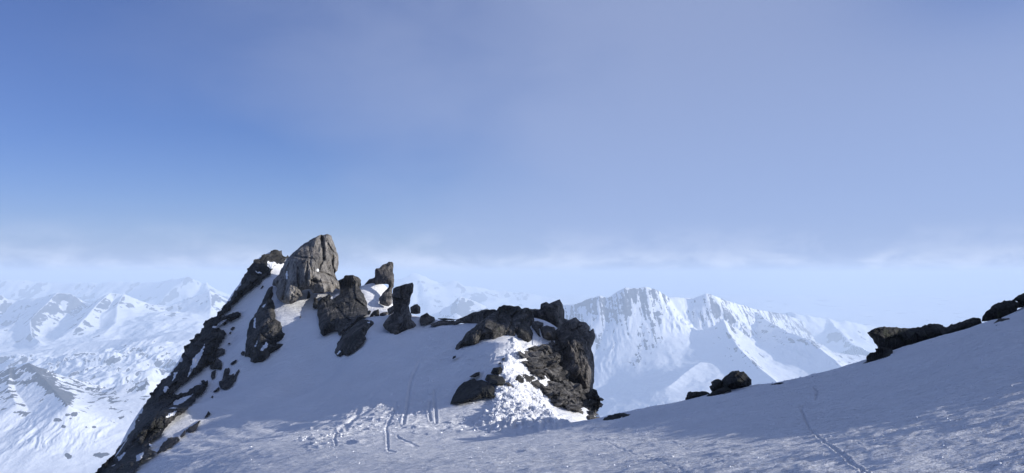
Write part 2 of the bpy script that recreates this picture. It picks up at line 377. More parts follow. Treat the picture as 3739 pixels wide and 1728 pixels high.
TRACKS = [  # grooves left by skis: photo rows and columns followed over the snow, width and depth in metres
    (T1([(1020,40),(960,150),(930,260),(915,360),(905,450),(885,520),(875,580)]), 0.16, 0.16),
    (T1([(810,400),(800,450),(765,540),(740,590),(725,620),(735,690),(738,770),(745,815),(800,830)]), 0.13, 0.07),
    (T1([(1100,400),(1090,470),(1105,550)]), 0.13, 0.13), (T1([(1140,290),(1140,400),(1150,480),(1155,570)]), 0.13, 0.13),
    (T1([(770,160),(700,240),(620,330),(580,400)]), 0.18, 0.07), (T1([(440,200),(340,290),(240,370),(100,470),(0,530)]), 0.2, 0.07),
    (T1([(620,440),(520,500),(420,570),(330,640)]), 0.2, 0.09), (T1([(500,470),(440,560),(380,630)]), 0.2, 0.09),
    (T1([(300,670),(280,720),(295,765)]), 0.12, 0.08), (T1([(330,510),(260,560),(100,620)]), 0.16, 0.07),
    (T1([(820,690),(900,740),(1000,775)]), 0.1, 0.06),
    ([(2970,1420),(2985,1440),(2975,1470),(2940,1480),(2925,1495),(2935,1530),(2960,1570),(2995,1610),(3040,1650),(3090,1690),(3140,1728),(3170,1760)], 0.09, 0.11),
    ([(2150,1600),(2260,1640),(2400,1690),(2520,1740)], 0.06, 0.03), ([(2440,1610),(2560,1660),(2640,1700)], 0.05, 0.02),
    ([(3040,1560),(3100,1610),(3150,1650)], 0.05, 0.02),
    (C1([(345,530),(420,540),(450,520),(430,590),(380,640),(345,680)]), 0.10, 0.09), (C1([(250,555),(285,565),(275,590),(245,600)]), 0.10, 0.09),
]
def terrain_detail(x, y, z):
    px = CX + x / y * F; py = HY - z / y * F
    near = np.exp(-y / 18.0)
    h = 0.10 * fbm(x / 5.0, y / 3.5, 11, 4) + 0.06 * ridged(x / 1.5 + 0.3 * y, y / 0.5, 12, 4, 0.6) * (0.4 + 0.6 * near)
    h += 0.012 * fbm(x / 0.28, y / 0.16, 13, 3) * (0.3 + near)
    h += 0.05 * np.maximum(0, perlin(x / 0.6, y / 0.4, 14)) ** 2 * (1 + 0 * near)
    inview = (py < 1900) & (px > -600) & (px < 4300)
    q = np.where(inview)
    m, m2 = rubble_mask(px[q], py[q])
    xx, yy = x[q], y[q]
    f1, f2, a, b, ox, oy = worley(xx / 0.42 + 0.3 * perlin(xx, yy, 3), yy / 0.5, 21)
    g1, g2, a2, b2, ox2, oy2 = worley(xx / 0.2, yy / 0.26, 22)
    lump = (0.26 * (a - 0.3) + 0.22 * np.minimum(f2 - f1, 0.5) + 0.25 * (b - .5) * ox) + (0.07 * a2 + 0.06 * np.minimum(g2 - g1, 0.5))
    h[q] += m * lump * 0.6 + 0.12 * m
    chunks = np.maximum(0, a - 0.45) * 0.28 + np.maximum(0, a2 - 0.5) * 0.10
    h[q] += m2 * chunks * 0.7
    # long soft slide marks down the field
    fld = sstep(30, 38, yy) * (xx < 0)
    h[q] += fld * 0.07 * perlin((xx * 0.8 + yy * 0.55) / 0.9, (yy * 0.8 - xx * 0.5) / 7.0, 31)
    for pts, wd, dp in TRACKS:
        bx0 = min(p[0] for p in pts) - 60; bx1 = max(p[0] for p in pts) + 60; by0 = min(p[1] for p in pts) - 60; by1 = max(p[1] for p in pts) + 60
        s = np.where((px[q] > bx0) & (px[q] < bx1) & (py[q] > by0) & (py[q] < by1))[0]
        if not len(s): continue
        wd = wd * np.clip(yy[s] / 45, 0.3, 1.1); dpp = dp * np.clip(yy[s] / 42, 0.25, 1.1)
        d = seg_dist(px[q][s], py[q][s], pts, False) / F * yy[s]
        k = (q[0][s], q[1][s]) if len(q) == 2 else (q[0][s],)
        h[k] += 0.5 * (-dpp * np.exp(-(d / (0.45 * wd)) ** 2) + 0.35 * dpp * np.exp(-((d - 0.9 * wd) / (0.35 * wd)) ** 2))
    return h
ucols = np.concatenate([np.linspace(-1.15, -0.66, 60)[:-1], np.linspace(-0.66, 0.66, 1150), np.linspace(0.66, 1.3, 70)[1:]])
yrows = np.concatenate([np.geomspace(3.0, 30, 430)[:-1], np.linspace(30, 62, 420)[:-1], np.linspace(62, 82, 140)[:-1], np.linspace(82, 120, 40)])
U, YY = np.meshgrid(ucols, yrows); XX = U * YY; ZZ = H(XX, YY); ZZ = ZZ + terrain_detail(XX, YY, ZZ)
tag(mesh_np('snow_field', np.stack([XX, YY, ZZ], -1).reshape(-1, 3), grid_quads(*XX.shape), M_SNOW), kind='structure')
# the same ground carried on round the camera, over the hill to the right and down the far sides
gx, gy = np.meshgrid(np.linspace(-90, 110, 260), np.linspace(-60, 150, 270)); gz = H(gx, gy)
gz = gz + 0.5 * fbm(gx / 9, gy / 9, 41, 4)
uu = gx / np.maximum(gy, 0.1); covered = (gy > 2.9) & (gy < 118) & (uu > -1.13) & (uu < 1.28)
gz = gz - np.where(covered, 1.2, 0.55)
tag(mesh_np('snow_ground', np.stack([gx, gy, gz], -1).reshape(-1, 3), grid_quads(*gx.shape), M_SNOW), kind='structure')

# ---------------------------------------------------------------- rocks
FRONT = {}
def rock(name, label, poly, mat, T=0.8, wdt=0.25, seed=1, ragged=3.0, facets=(1.6, 0.5, 0.2), amp=0.35, folds=(), snow=(), step=3.0, cat='rock',
         depth=None, group=None, lean=0.0, ang=0.3, asp=1.7, kind=None, seat=0.13, grooves=(), dmin=0.0):
    px0 = min(p[0] for p in poly) - 4 * step; px1 = max(p[0] for p in poly) + 4 * step
    py0 = min(p[1] for p in poly) - 4 * step; py1 = max(p[1] for p in poly) + 4 * step
    small = min(px1 - px0, py1 - py0)
    if small < 90: step = max(1.5, small / 36)
    gx, gy = np.meshgrid(np.arange(px0, px1, step), np.arange(py0, py1, step))
    s = sdf(gx, gy, poly)
    s = s + ragged * (fbm(gx / 14, gy / 14, seed + 5, 3) + 1.3 * (worley(gx / 15, gy / 15, seed + 9)[2] - 0.5))
    ins = s > 0; Dm0 = 50.0
    # snap the outer ring of vertices onto the outline
    nr, nc = gx.shape; sx = np.zeros_like(gx); sy = np.zeros_like(gx); cnt = np.zeros_like(gx)
    for dj in (-1, 0, 1):
        for di in (-1, 0, 1):
            if dj == 0 and di == 0: continue
            sh_i = np.roll(np.roll(ins, -dj, 0), -di, 1); sv = np.roll(np.roll(s, -dj, 0), -di, 1)
            ok = (~ins) & sh_i; t = np.where(ok, s / (s - sv - 1e-9), 0)
            sx += np.where(ok, gx + t * di * step, 0); sy += np.where(ok, gy + t * dj * step, 0); cnt += ok
    ring = cnt > 0
    qx = np.where(ring, sx / np.maximum(cnt, 1), gx); qy = np.where(ring, sy / np.maximum(cnt, 1), gy)
    s = np.where(ring, 0, s)
    use = ins | ring
    if depth is None:
        D = terr_depth(qx, qy)
        D = np.maximum(np.where(np.isnan(D), np.nanmedian(D[use]), D), dmin)
        for _ in range(6):   # smooth the seat
            P = np.pad(D, 2, mode='edge'); D = (P[2:-2, 2:-2] + P[:-4, 2:-2] + P[4:, 2:-2] + P[2:-2, :-4] + P[2:-2, 4:]) / 5
    elif depth == 'crest': D = np.interp(qx, [c[0] for c in crest[::-1]], [c[2] for c in crest[::-1]]) - 0.35
    elif depth == 'front':
        D = np.minimum(terr_depth(qx, qy), np.interp(qx, [c[0] for c in crest[::-1]], [c[2] for c in crest[::-1]]) - 0.15)
        for _ in range(25):
            P = np.pad(D, 3, mode='edge'); D = (P[3:-3, 3:-3] + P[:-6, 3:-3] + P[6:, 3:-3] + P[3:-3, :-6] + P[3:-3, 6:]) / 5
    elif isinstance(depth, (int, float)): D = np.full(gx.shape, float(depth))
    else:
        dp = np.array(depth, float); wgt = 0; acc = 0
        for (a, b, c) in dp:
            k = 1 / ((qx - a) ** 2 + (qy - b) ** 2 + 400) ** 1.5; acc = acc + k * c; wgt = wgt + k
        D = acc / wgt
    gyD, gxD = np.gradient(D); gr = np.hypot(gyD, gxD) / step
    lift = np.clip(np.sqrt(gr ** 2 + (Dm0 / F) ** 2) / (Dm0 / F), 1, 9)
    for _ in range(8):
        P = np.pad(lift, 2, mode='edge'); lift = (P[2:-2, 2:-2] + P[:-4, 2:-2] + P[4:, 2:-2] + P[2:-2, :-4] + P[2:-2, 4:]) / 5
    D = D - seat * lift
    Dm = float(np.median(D[use]))
    m = np.maximum(s, 0) * Dm / F
    X = qx * Dm / F; Zm = -qy * Dm / F
    prof = 1 - np.exp(-m / wdt)
    b = T * (0.55 * prof + 0.45 * (1 - np.exp(-m / (wdt * 3.5)))) + 0.2 * T * np.sqrt(m / (m.max() + 1e-6))
    rel = 0
    ca, sa = math.cos(ang), math.sin(ang)
    xr = X * ca + Zm * sa; zr = (-X * sa + Zm * ca) / asp
    wx = 0.12 * perlin(X / 1.1, Zm / 1.1, seed + 50); wz = 0.12 * perlin(X / 1.1, Zm / 1.1, seed + 51)
    for k, sc in enumerate(list(facets) + [facets[-1] * 0.45]):
        f1, f2, h1, h2, ox, oy = worley(xr / sc + wx, zr / sc + wz, seed + 10 * k)
        rel = rel + sc * ((h1 - 0.5) * 0.75 + (h2 - 0.5) * 1.1 * ox + (_hash((h1 * 999).astype(int), (h2 * 999).astype(int), 3) - 0.6) * 1.1 * oy)
        rel = rel - sc * 0.22 * np.exp(-(f2 - f1) / 0.07)
    rel = rel * amp * 1.8 + 0.12 * fbm(X / 0.5, Zm / 0.5, seed + 70, 4)
    b = b + rel * np.minimum(1, m / 0.35)
    for line, gw, gd in grooves:
        b = b - gd * np.exp(-(seg_dist(qx, qy, line, False) / gw) ** 2)
    for line, sl in folds:       # break lines where the face turns away
        ly = [p[1] for p in line]; lx = [p[0] for p in line]
        xl = np.interp(qy, ly, lx); dd = (qx - xl) * Dm / F
        D = D + (sl * np.maximum(0, dd) if sl > 0 else -sl * np.maximum(0, -dd))
    Yf = D - b + lean * (qy - qy[use].max()) * Dm / F
    Yb = D + np.maximum(T * 0.9 * prof + 0.2 * T, -b + 0.3) + lean * (qy - qy[use].max()) * Dm / F
    Yf = np.where(ring, D + lean * (qy - qy[use].max()) * Dm / F, Yf)
    idx = -np.ones(gx.shape, int); uf = np.where(use); idx[uf] = np.arange(len(uf[0])); n = len(uf[0])
    cell = use[:-1, :-1] & use[:-1, 1:] & use[1:, 1:] & use[1:, :-1] & (ins[:-1, :-1] | ins[:-1, 1:] | ins[1:, 1:] | ins[1:, :-1])
    jj, ii = np.where(cell)
    q = np.stack([idx[jj + 1, ii], idx[jj + 1, ii + 1], idx[jj, ii + 1], idx[jj, ii]], -1)
    def P3(Yv): return np.stack([(qx - CX) / F * Yv, Yv, (HY - qy) / F * Yv], -1)[uf]
    VF = P3(Yf); VB = P3(Yb)
    rim = ring[uf]; mapb = np.where(rim, np.arange(n), np.arange(n) + n)
    V = np.concatenate([VF, VB]); Qb = mapb[q][:, ::-1]
    sn = np.zeros(gx.shape)
    for sp in snow:
        sn = np.maximum(sn, sstep(-4, 4, sdf(qx, qy, sp) + 4 * perlin(qx / 8, qy / 8, seed + 90)))
    sa_ = sn[uf]; at_ = np.concatenate([sa_, sa_])
    Q = np.concatenate([q, Qb])
    used = np.unique(Q); re = -np.ones(len(V), int); re[used] = np.arange(len(used))
    o = mesh_np(name, V[used], re[Q], mat, {'snow': at_[used]}, smooth=False)
    tag(o, label, cat, group, kind)
    FRONT[label] = (VF, uf, s[uf])
    return o

RIDGE = D1([(15,1190),(125,1080),(235,945),(290,890),(300,830),(345,740),(370,690),(440,590),(500,530),(600,445),(615,380),(640,310),(720,235),(790,140),(860,90),(930,10)]) + \
    A1([(30,530),(80,450),(130,350),(200,265),(290,205),(370,172),(430,185),(440,215),(475,220),(478,240),(455,262),(430,300),(400,288),(360,300),(345,330),(335,365),(300,400),(240,455),(190,490),(80,590),(0,650)]) + \
    D1([(950,60),(880,110),(1010,78),(1022,98),(930,145),(870,180),(915,215),(912,260),(880,290),(850,330),(835,420),(790,450),(700,510),(650,558),(600,590),(540,650),(620,640),(690,610),(730,575),(795,545),(800,590),(730,650),(700,700),(640,760),(590,790),(540,830),(480,925),(400,970),(380,1020),(440,1050),(340,1110),(290,1190),(270,1260),(-60,1290)])
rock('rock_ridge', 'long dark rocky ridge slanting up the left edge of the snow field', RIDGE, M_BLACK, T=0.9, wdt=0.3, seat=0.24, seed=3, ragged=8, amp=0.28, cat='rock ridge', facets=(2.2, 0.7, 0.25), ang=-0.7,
     snow=[A1([(300,275),(350,275),(380,290),(425,300),(425,320),(370,310),(320,345),(300,310)]), A1([(190,355),(215,365),(255,370),(245,382),(200,375)]),
           D1([(690,400),(740,350),(770,300),(765,350),(720,440),(670,500),(650,540),(680,440)]), D1([(490,600),(520,585),(525,605),(495,635),(485,620)]),
           D1([(820,180),(860,165),(880,140),(940,120),(900,150),(880,180),(840,185)]), D1([(560,500),(590,480),(570,530),(550,550)]), D1([(385,985),(410,960),(460,985),(400,1010)]),
           D1([(560,690),(640,660),(700,640),(640,690),(590,720),(550,720)]), D1([(520,780),(580,760),(560,790),(500,810)]), D1([(160,1090),(215,1050),(230,1050),(180,1105)]), D1([(300,1070),(350,1040),(340,1090),(300,1110)])])
TOWER = A1([(735,55),(770,42),(830,35),(860,55),(885,120),(900,180),(918,230),(925,290),(910,350),(885,375),(900,420),(915,440),(930,470),(930,520),(890,510),(860,545),(825,530),(800,553),(690,548),(675,515),(640,520),(600,525),(608,580),(575,583),(545,630),(515,648),(430,635),(390,600),(375,550),(385,500),(345,480),(350,440),(400,385),(430,320),(470,250),(520,205),(600,130),(680,85)])
rock('rock_pinnacle', 'tallest rock pinnacle with a pale sunlit right face and a dark vertical crack', TOWER, M_PALE, T=1.7, wdt=0.5, seed=14, ragged=2, amp=0.24, facets=(2.3, 0.8, 0.3), cat='rock pinnacle', ang=0.08, asp=2.4,
     grooves=[(A1([(772,60),(785,150),(790,250)]), 5, 0.9), (A1([(790,255),(760,300),(740,370)]), 5, 0.6), (A1([(870,230),(865,300),(885,370)]), 4, 0.5), (A1([(470,330),(465,480),(440,600)]), 5, 0.5), (A1([(570,330),(575,480),(560,560)]), 5, 0.4), (A1([(650,280),(640,420),(655,520)]), 4, 0.4), (A1([(520,215),(600,240),(700,250)]), 4, 0.35), (A1([(760,370),(830,390),(900,430)]), 4, 0.5), (A1([(680,440),(760,455),(850,470)]), 4, 0.5)],
     folds=[([A1([(735,55)])[0], A1([(705,150)])[0], A1([(700,300)])[0], A1([(760,380)])[0], A1([(800,560)])[0]], 1.0), ([A1([(690,50)])[0], A1([(680,300)])[0], A1([(660,600)])[0]], -0.75)], depth=[(1010,1110,68.5),(1060,1100,69),(1000,1030,71),(1150,1060,70.5),(1200,1000,72.5),(1150,880,74),(1030,1000,71.5)], seat=0.3,
     snow=[A1([(725,335),(745,335),(748,360),(730,362)]), A1([(465,360),(480,360),(475,430),(462,430)])])
rock('dark_rock_face', 'steep dark rock face with snowy cracks below the left foot of the tallest pinnacle', A1([(345,490),(350,560),(330,600),(355,610),(365,690),(370,770),(420,800),(435,840),(440,880),(485,890),(488,910),(430,955),(380,980),(375,993),(430,985),(475,965),(470,985),(400,1030),(330,1075),(310,1110),(250,1150),(200,1158),(150,1145),(160,1110),(105,1100),(110,1060),(105,990),(120,950),(125,880),(150,790),(195,740),(215,690),(250,650),(270,590),(310,510)]),
     M_GREY, T=0.9, wdt=0.4, seed=27, amp=0.3, ang=-0.3, snow=[A1([(250,1020),(290,980),(315,985),(300,1010),(260,1055),(240,1050)]), A1([(180,790),(195,760),(200,850),(180,850)]), A1([(250,670),(290,640),(270,680)]), A1([(195,1000),(215,965),(205,1010),(190,1020)])],
     folds=[([(985,1090),(1000,1170),(1010,1230)], 0.7)])
rock('knobbed_rock', 'broad dark rock mass with a rounded knob on top right of the tallest pinnacle', A1([(1000,388),(1050,390),(1098,410),(1120,435),(1115,490),(1090,490),(1130,550),(1165,630),(1170,700),(1185,735),(1130,760),(1080,770),(1040,820),(980,870),(935,920),(915,915),(915,885),(870,882),(830,900),(785,922),(765,900),(750,840),(745,760),(730,720),(745,680),(690,650),(710,590),(730,585),(745,640),(760,605),(840,560),(880,590),(930,550),(935,520),(925,470),(890,450),(950,430),(970,400)]),
     M_GREY, T=1.3, wdt=0.5, seed=36, amp=0.3, ang=0.05, asp=2.2, folds=[(A1([(1020,388),(1080,500),(1110,640),(1130,760)]), 0.8)], seat=0.2, snow=[A1([(845,590),(890,560),(925,555),(890,590),(870,600)])])
rock('slanting_rock', 'dark slab rock leaning to the right below the knobbed rock mass', B1([(480,740),(530,725),(630,750),(655,775),(600,830),(545,920),(550,950),(520,1010),(430,1080),(345,1138),(310,1115),(270,1138),(240,1130),(215,1100),(240,1010),(290,910),(350,860),(430,780)]),
     M_GREY, T=0.9, wdt=0.4, seed=48, amp=0.26, ang=0.5, asp=2.2, folds=[(B1([(560,730),(500,860),(520,960),(420,1100)]), 0.7)], snow=[B1([(240,1110),(270,1070),(280,1080),(255,1125)]), B1([(560,760),(600,760),(590,780)])])
rock('rock_spire', 'stepped rock spire standing behind the sunlit snow patch', B1([(525,373),(590,300),(650,280),(655,200),(665,178),(700,178),(735,140),(775,128),(800,105),(840,108),(852,125),(848,220),(862,250),(858,380),(840,400),(835,480),(840,560),(800,595),(750,585),(705,560),(695,500),(720,470),(760,420),(805,380),(800,350),(640,358)]),
     M_BROWN, T=0.6, wdt=0.3, seed=55, amp=0.22, asp=2.0, ragged=1.5, folds=[(B1([(835,100),(830,350),(800,600)]), 0.8)], depth=[(1340,1040,76),(1420,960,76),(1420,1060,72),(1420,1110,69)])
rock('horned_rock', 'dark rock with a broad upright horn leaning right, right of the sunlit snow patch', B1([(850,395),(900,375),(1000,345),(1060,335),(1070,360),(1065,430),(1040,500),(1030,570),(1020,580),(1035,640),(1050,690),(1040,740),(1080,760),(1100,790),(1090,840),(1020,875),(1000,895),(955,890),(940,910),(965,930),(930,960),(905,985),(900,960),(830,968),(790,915),(820,880),(760,840),(740,800),(750,770),(800,700),(860,660),(855,600),(845,560),(838,490)]),
     M_BROWN, T=0.9, wdt=0.4, seed=61, amp=0.28, ragged=2, folds=[(B1([(1055,330),(1000,560),(1000,900)]), 0.9)], depth=[(1450,1230,57.5),(1440,1150,60),(1470,1050,61),(1500,1180,58.5)])
rock('standing_stone', 'small brown blunt stone just right of the horned rock', B1([(1035,600),(1060,590),(1090,570),(1115,565),(1145,600),(1148,670),(1100,678),(1040,668)]), M_BROWN, T=0.45, seed=68, ragged=1, amp=0.2, depth=62)
rock('boulder', 'rounded grey boulder split by a crack on the snowy saddle', B1([(1135,740),(1150,695),(1220,660),(1250,690),(1300,710),(1310,745),(1230,775),(1185,795),(1145,780)]), M_BROWN, T=0.6, seed=70, ragged=1, amp=0.2, cat='boulder')
rock('stone', 'small hooked stone at the lower edge of the sunlit snow patch', B1([(585,735),(600,690),(640,640),(690,625),(700,660),(700,715),(660,700),(640,690),(620,745)]), M_BROWN, T=0.4, seed=71, ragged=1, amp=0.2, depth=63, cat='stone')
rock('stone', 'small pale blocky stone between the hooked stone and the horned rock', B1([(705,670),(740,655),(790,650),(800,690),(740,720),(705,710)]), M_BROWN, T=0.4, seed=72, ragged=1, amp=0.2, depth=63, cat='stone')
rock('stone', 'dark wedge stone against the left side of the horned rock', B1([(785,620),(850,585),(870,620),(860,660),(800,690)]), M_BROWN, T=0.4, seed=73, ragged=1, amp=0.2, depth=62, cat='stone')
rock('stone', 'tiny dark stone at the foot of the knobbed rock by the sunlit snow', B1([(570,650),(590,635),(612,645),(600,680),(580,690)]), M_BROWN, T=0.3, seed=74, ragged=1, amp=0.2, depth=63, cat='stone')
rock('flat_rock', 'low flat slab lying along the saddle between boulder and arched rock', B1([(1235,797),(1330,755),(1420,742),(1510,745),(1540,770),(1500,790),(1400,780),(1290,812)]), M_BROWN, T=0.35, seed=75, ragged=2, amp=0.2, ang=1.2)
rock('flat_rock', 'thin flat slab on the saddle skyline', B1([(1330,725),(1400,718),(1489,728),(1570,740),(1489,745),(1380,742)]), M_BROWN, T=0.3, seed=76, ragged=1, amp=0.15, ang=1.2)
rock('rock_slab', 'low brown slab sloping down to the saddle at the left end of the arched rock', C1([(117,290),(125,262),(150,238),(225,208),(270,180),(340,165),(380,157),(455,155),(490,165),(490,240),(330,282),(260,275),(190,265),(150,275)]), M_BROWN, T=0.7, wdt=0.3, seed=81, amp=0.25, ragged=2, depth=[(1660,1180,56),(1820,1180,53.5)])
ARCH = C1([(115,520),(150,440),(190,400),(220,350),(300,285),(340,250),(465,165),(490,130),(520,122),(565,120),(610,130),(650,125),(670,150),(700,140),(760,150),(775,240),(765,290),(785,340),(780,410),(745,450),(735,468),(700,460),(690,475),(660,440),(605,398),(570,405),(525,395),(470,432),(420,430),(375,412),(345,455),(290,478),(250,470),(205,448),(190,460),(190,500),(165,520)])
rock('arched_rock', 'big dark rounded rock arching over the snow hollow left of the sunlit rubble', ARCH, M_GREY, T=1.3, wdt=0.55, seed=90, amp=0.26, ragged=2, facets=(2.0, 0.8, 0.25), ang=-0.4, depth=[(1670,1270,50.5),(1780,1250,50.5),(1850,1140,53),(1900,1250,50.5),(1930,1160,52)])
rock('rock_crest', 'rock crest with a pointed hump above the block between arched rock and cliff', C1([(735,150),(820,152),(830,110),(875,95),(895,110),(940,88),(980,75),(1005,110),(1017,170),(1015,230),(1042,240),(1030,300),(950,345),(930,310),(860,272),(820,252),(760,240),(750,200)]), M_BROWN, T=1.2, wdt=0.4, seed=99, amp=0.28, ragged=2, depth=[(2000,1180,54),(2040,1120,54.5),(1950,1150,54)], folds=[(C1([(975,70),(960,200),(980,340)]), 0.8)])
rock('rock', 'squat rock in the notch above the small sunlit snow pocket', C1([(815,300),(870,285),(940,300),(950,330),(948,405),(880,405),(845,385),(830,350)]), M_BROWN, T=0.7, seed=104, ragged=1.5, amp=0.22, seat=0.2)
rock('rock', 'grey rounded slab wedged under the crest beside the arched rock', C1([(755,255),(800,245),(850,262),(850,285),(810,310),(825,380),(800,360),(775,320),(755,300)]), M_SCREE, T=0.6, seed=105, ragged=1.5, amp=0.2, seat=0.2)
tag(rock('snow_patch', None, C1([(765,310),(800,300),(860,265),(900,280),(950,300),(955,420),(965,445),(900,460),(800,450),(765,440)]), M_SNOW, T=0.15, wdt=0.6, seed=106, ragged=2, amp=0.02, cat=None), kind='structure')
CLIFF = C1([(1035,245),(1110,218),(1145,250),(1190,260),(1225,300),(1215,335),(1250,305),(1267,375),(1255,420),(1230,470),(1250,530),(1260,590),(1258,680),(1248,800),(1200,830),(1100,780),(1030,740),(950,690),(955,560),(960,520),(940,420),(935,330),(1000,270)])
rock('rock_cliff', 'tall brown rock cliff with a pale sunlit right edge at the end of the ridge', CLIFF, M_BROWN, T=1.5, wdt=0.5, seed=111, amp=0.26, ragged=2, facets=(1.7, 0.6, 0.22), ang=0.1, asp=1.9, cat='rock cliff', depth=[(2090,1180,52),(2090,1300,50.5),(2140,1400,49.5),(2060,1400,49.5)],
     folds=[(C1([(1190,250),(1215,450),(1200,560),(1215,640),(1195,830)]), 1.3)])
LOWER = C1([(835,820),(870,770),(960,740),(1080,730),(1210,790),(1280,820),(1310,880),(1300,940),(1270,1000),(1278,1055),(1290,1120),(1095,1130),(1010,1080),(975,1050),(940,1012),(965,1000),(885,990),(900,900),(860,850)])
rock('broken_rock', 'dark broken rock mass with loose blocks at the foot of the cliff', LOWER, M_SCREE, T=1.2, wdt=0.45, seed=120, amp=0.42, ragged=3, facets=(1.3, 0.5, 0.2), ang=-0.6, asp=1.8, seat=0.2, dmin=42.5, folds=[(C1([(1240,780),(1250,900),(1240,1090)]), 1.0)])
UPPER = C1([(680,575),(735,560),(735,490),(760,470),(790,450),(860,440),(960,430),(990,520),(975,600),(1070,720),(1060,760),(960,750),(870,700),(780,680),(750,640),(712,595)])
rock('scree_slope', 'brown slope of shattered slabs between the rubble snow and the cliff', UPPER, M_SCREE, T=0.5, wdt=0.4, seed=131, amp=0.45, ragged=5, facets=(1.3, 0.55, 0.22), ang=-1.0, asp=2.0, cat='scree', seat=0.22)
for nm, lb, pts, mt, T, sd, dep in [
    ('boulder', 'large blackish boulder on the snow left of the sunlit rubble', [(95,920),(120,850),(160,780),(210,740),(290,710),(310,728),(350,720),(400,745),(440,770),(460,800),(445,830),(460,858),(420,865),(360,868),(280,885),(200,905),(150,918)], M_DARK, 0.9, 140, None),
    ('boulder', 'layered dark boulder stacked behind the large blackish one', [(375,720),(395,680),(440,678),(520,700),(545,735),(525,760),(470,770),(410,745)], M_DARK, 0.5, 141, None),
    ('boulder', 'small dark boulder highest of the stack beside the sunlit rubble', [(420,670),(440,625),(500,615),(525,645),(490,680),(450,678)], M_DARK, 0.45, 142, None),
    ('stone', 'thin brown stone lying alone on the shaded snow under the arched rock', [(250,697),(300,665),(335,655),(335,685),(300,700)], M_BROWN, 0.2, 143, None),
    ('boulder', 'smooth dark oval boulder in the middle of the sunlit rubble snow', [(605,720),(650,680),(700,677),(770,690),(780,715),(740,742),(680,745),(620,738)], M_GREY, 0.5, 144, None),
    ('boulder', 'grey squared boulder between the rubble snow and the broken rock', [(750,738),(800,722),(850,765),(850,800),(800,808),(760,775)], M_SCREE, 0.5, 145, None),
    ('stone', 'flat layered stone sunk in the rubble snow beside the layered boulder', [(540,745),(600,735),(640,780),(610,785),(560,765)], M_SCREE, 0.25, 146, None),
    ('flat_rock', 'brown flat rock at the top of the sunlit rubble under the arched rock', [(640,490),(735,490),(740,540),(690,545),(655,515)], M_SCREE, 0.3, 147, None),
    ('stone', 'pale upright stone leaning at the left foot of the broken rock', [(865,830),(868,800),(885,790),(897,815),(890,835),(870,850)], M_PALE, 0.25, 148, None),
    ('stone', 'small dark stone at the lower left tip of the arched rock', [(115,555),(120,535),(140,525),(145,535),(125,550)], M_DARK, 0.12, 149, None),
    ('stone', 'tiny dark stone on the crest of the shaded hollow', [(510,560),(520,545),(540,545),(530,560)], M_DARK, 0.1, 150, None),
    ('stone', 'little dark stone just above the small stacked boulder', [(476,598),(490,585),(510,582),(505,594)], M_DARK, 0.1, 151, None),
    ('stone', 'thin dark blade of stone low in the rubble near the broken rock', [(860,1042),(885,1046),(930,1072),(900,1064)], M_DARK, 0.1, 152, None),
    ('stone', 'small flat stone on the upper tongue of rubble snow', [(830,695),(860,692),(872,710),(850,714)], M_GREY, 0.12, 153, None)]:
    rock(nm, lb, C1(pts), mt, T=T, wdt=0.25 if T > .3 else 0.1, seed=sd, ragged=1.5 if T > .3 else 0.8, amp=0.22, cat=nm.replace('_', ' '), facets=(1.0, 0.4, 0.15), depth=dep, seat=0.24)
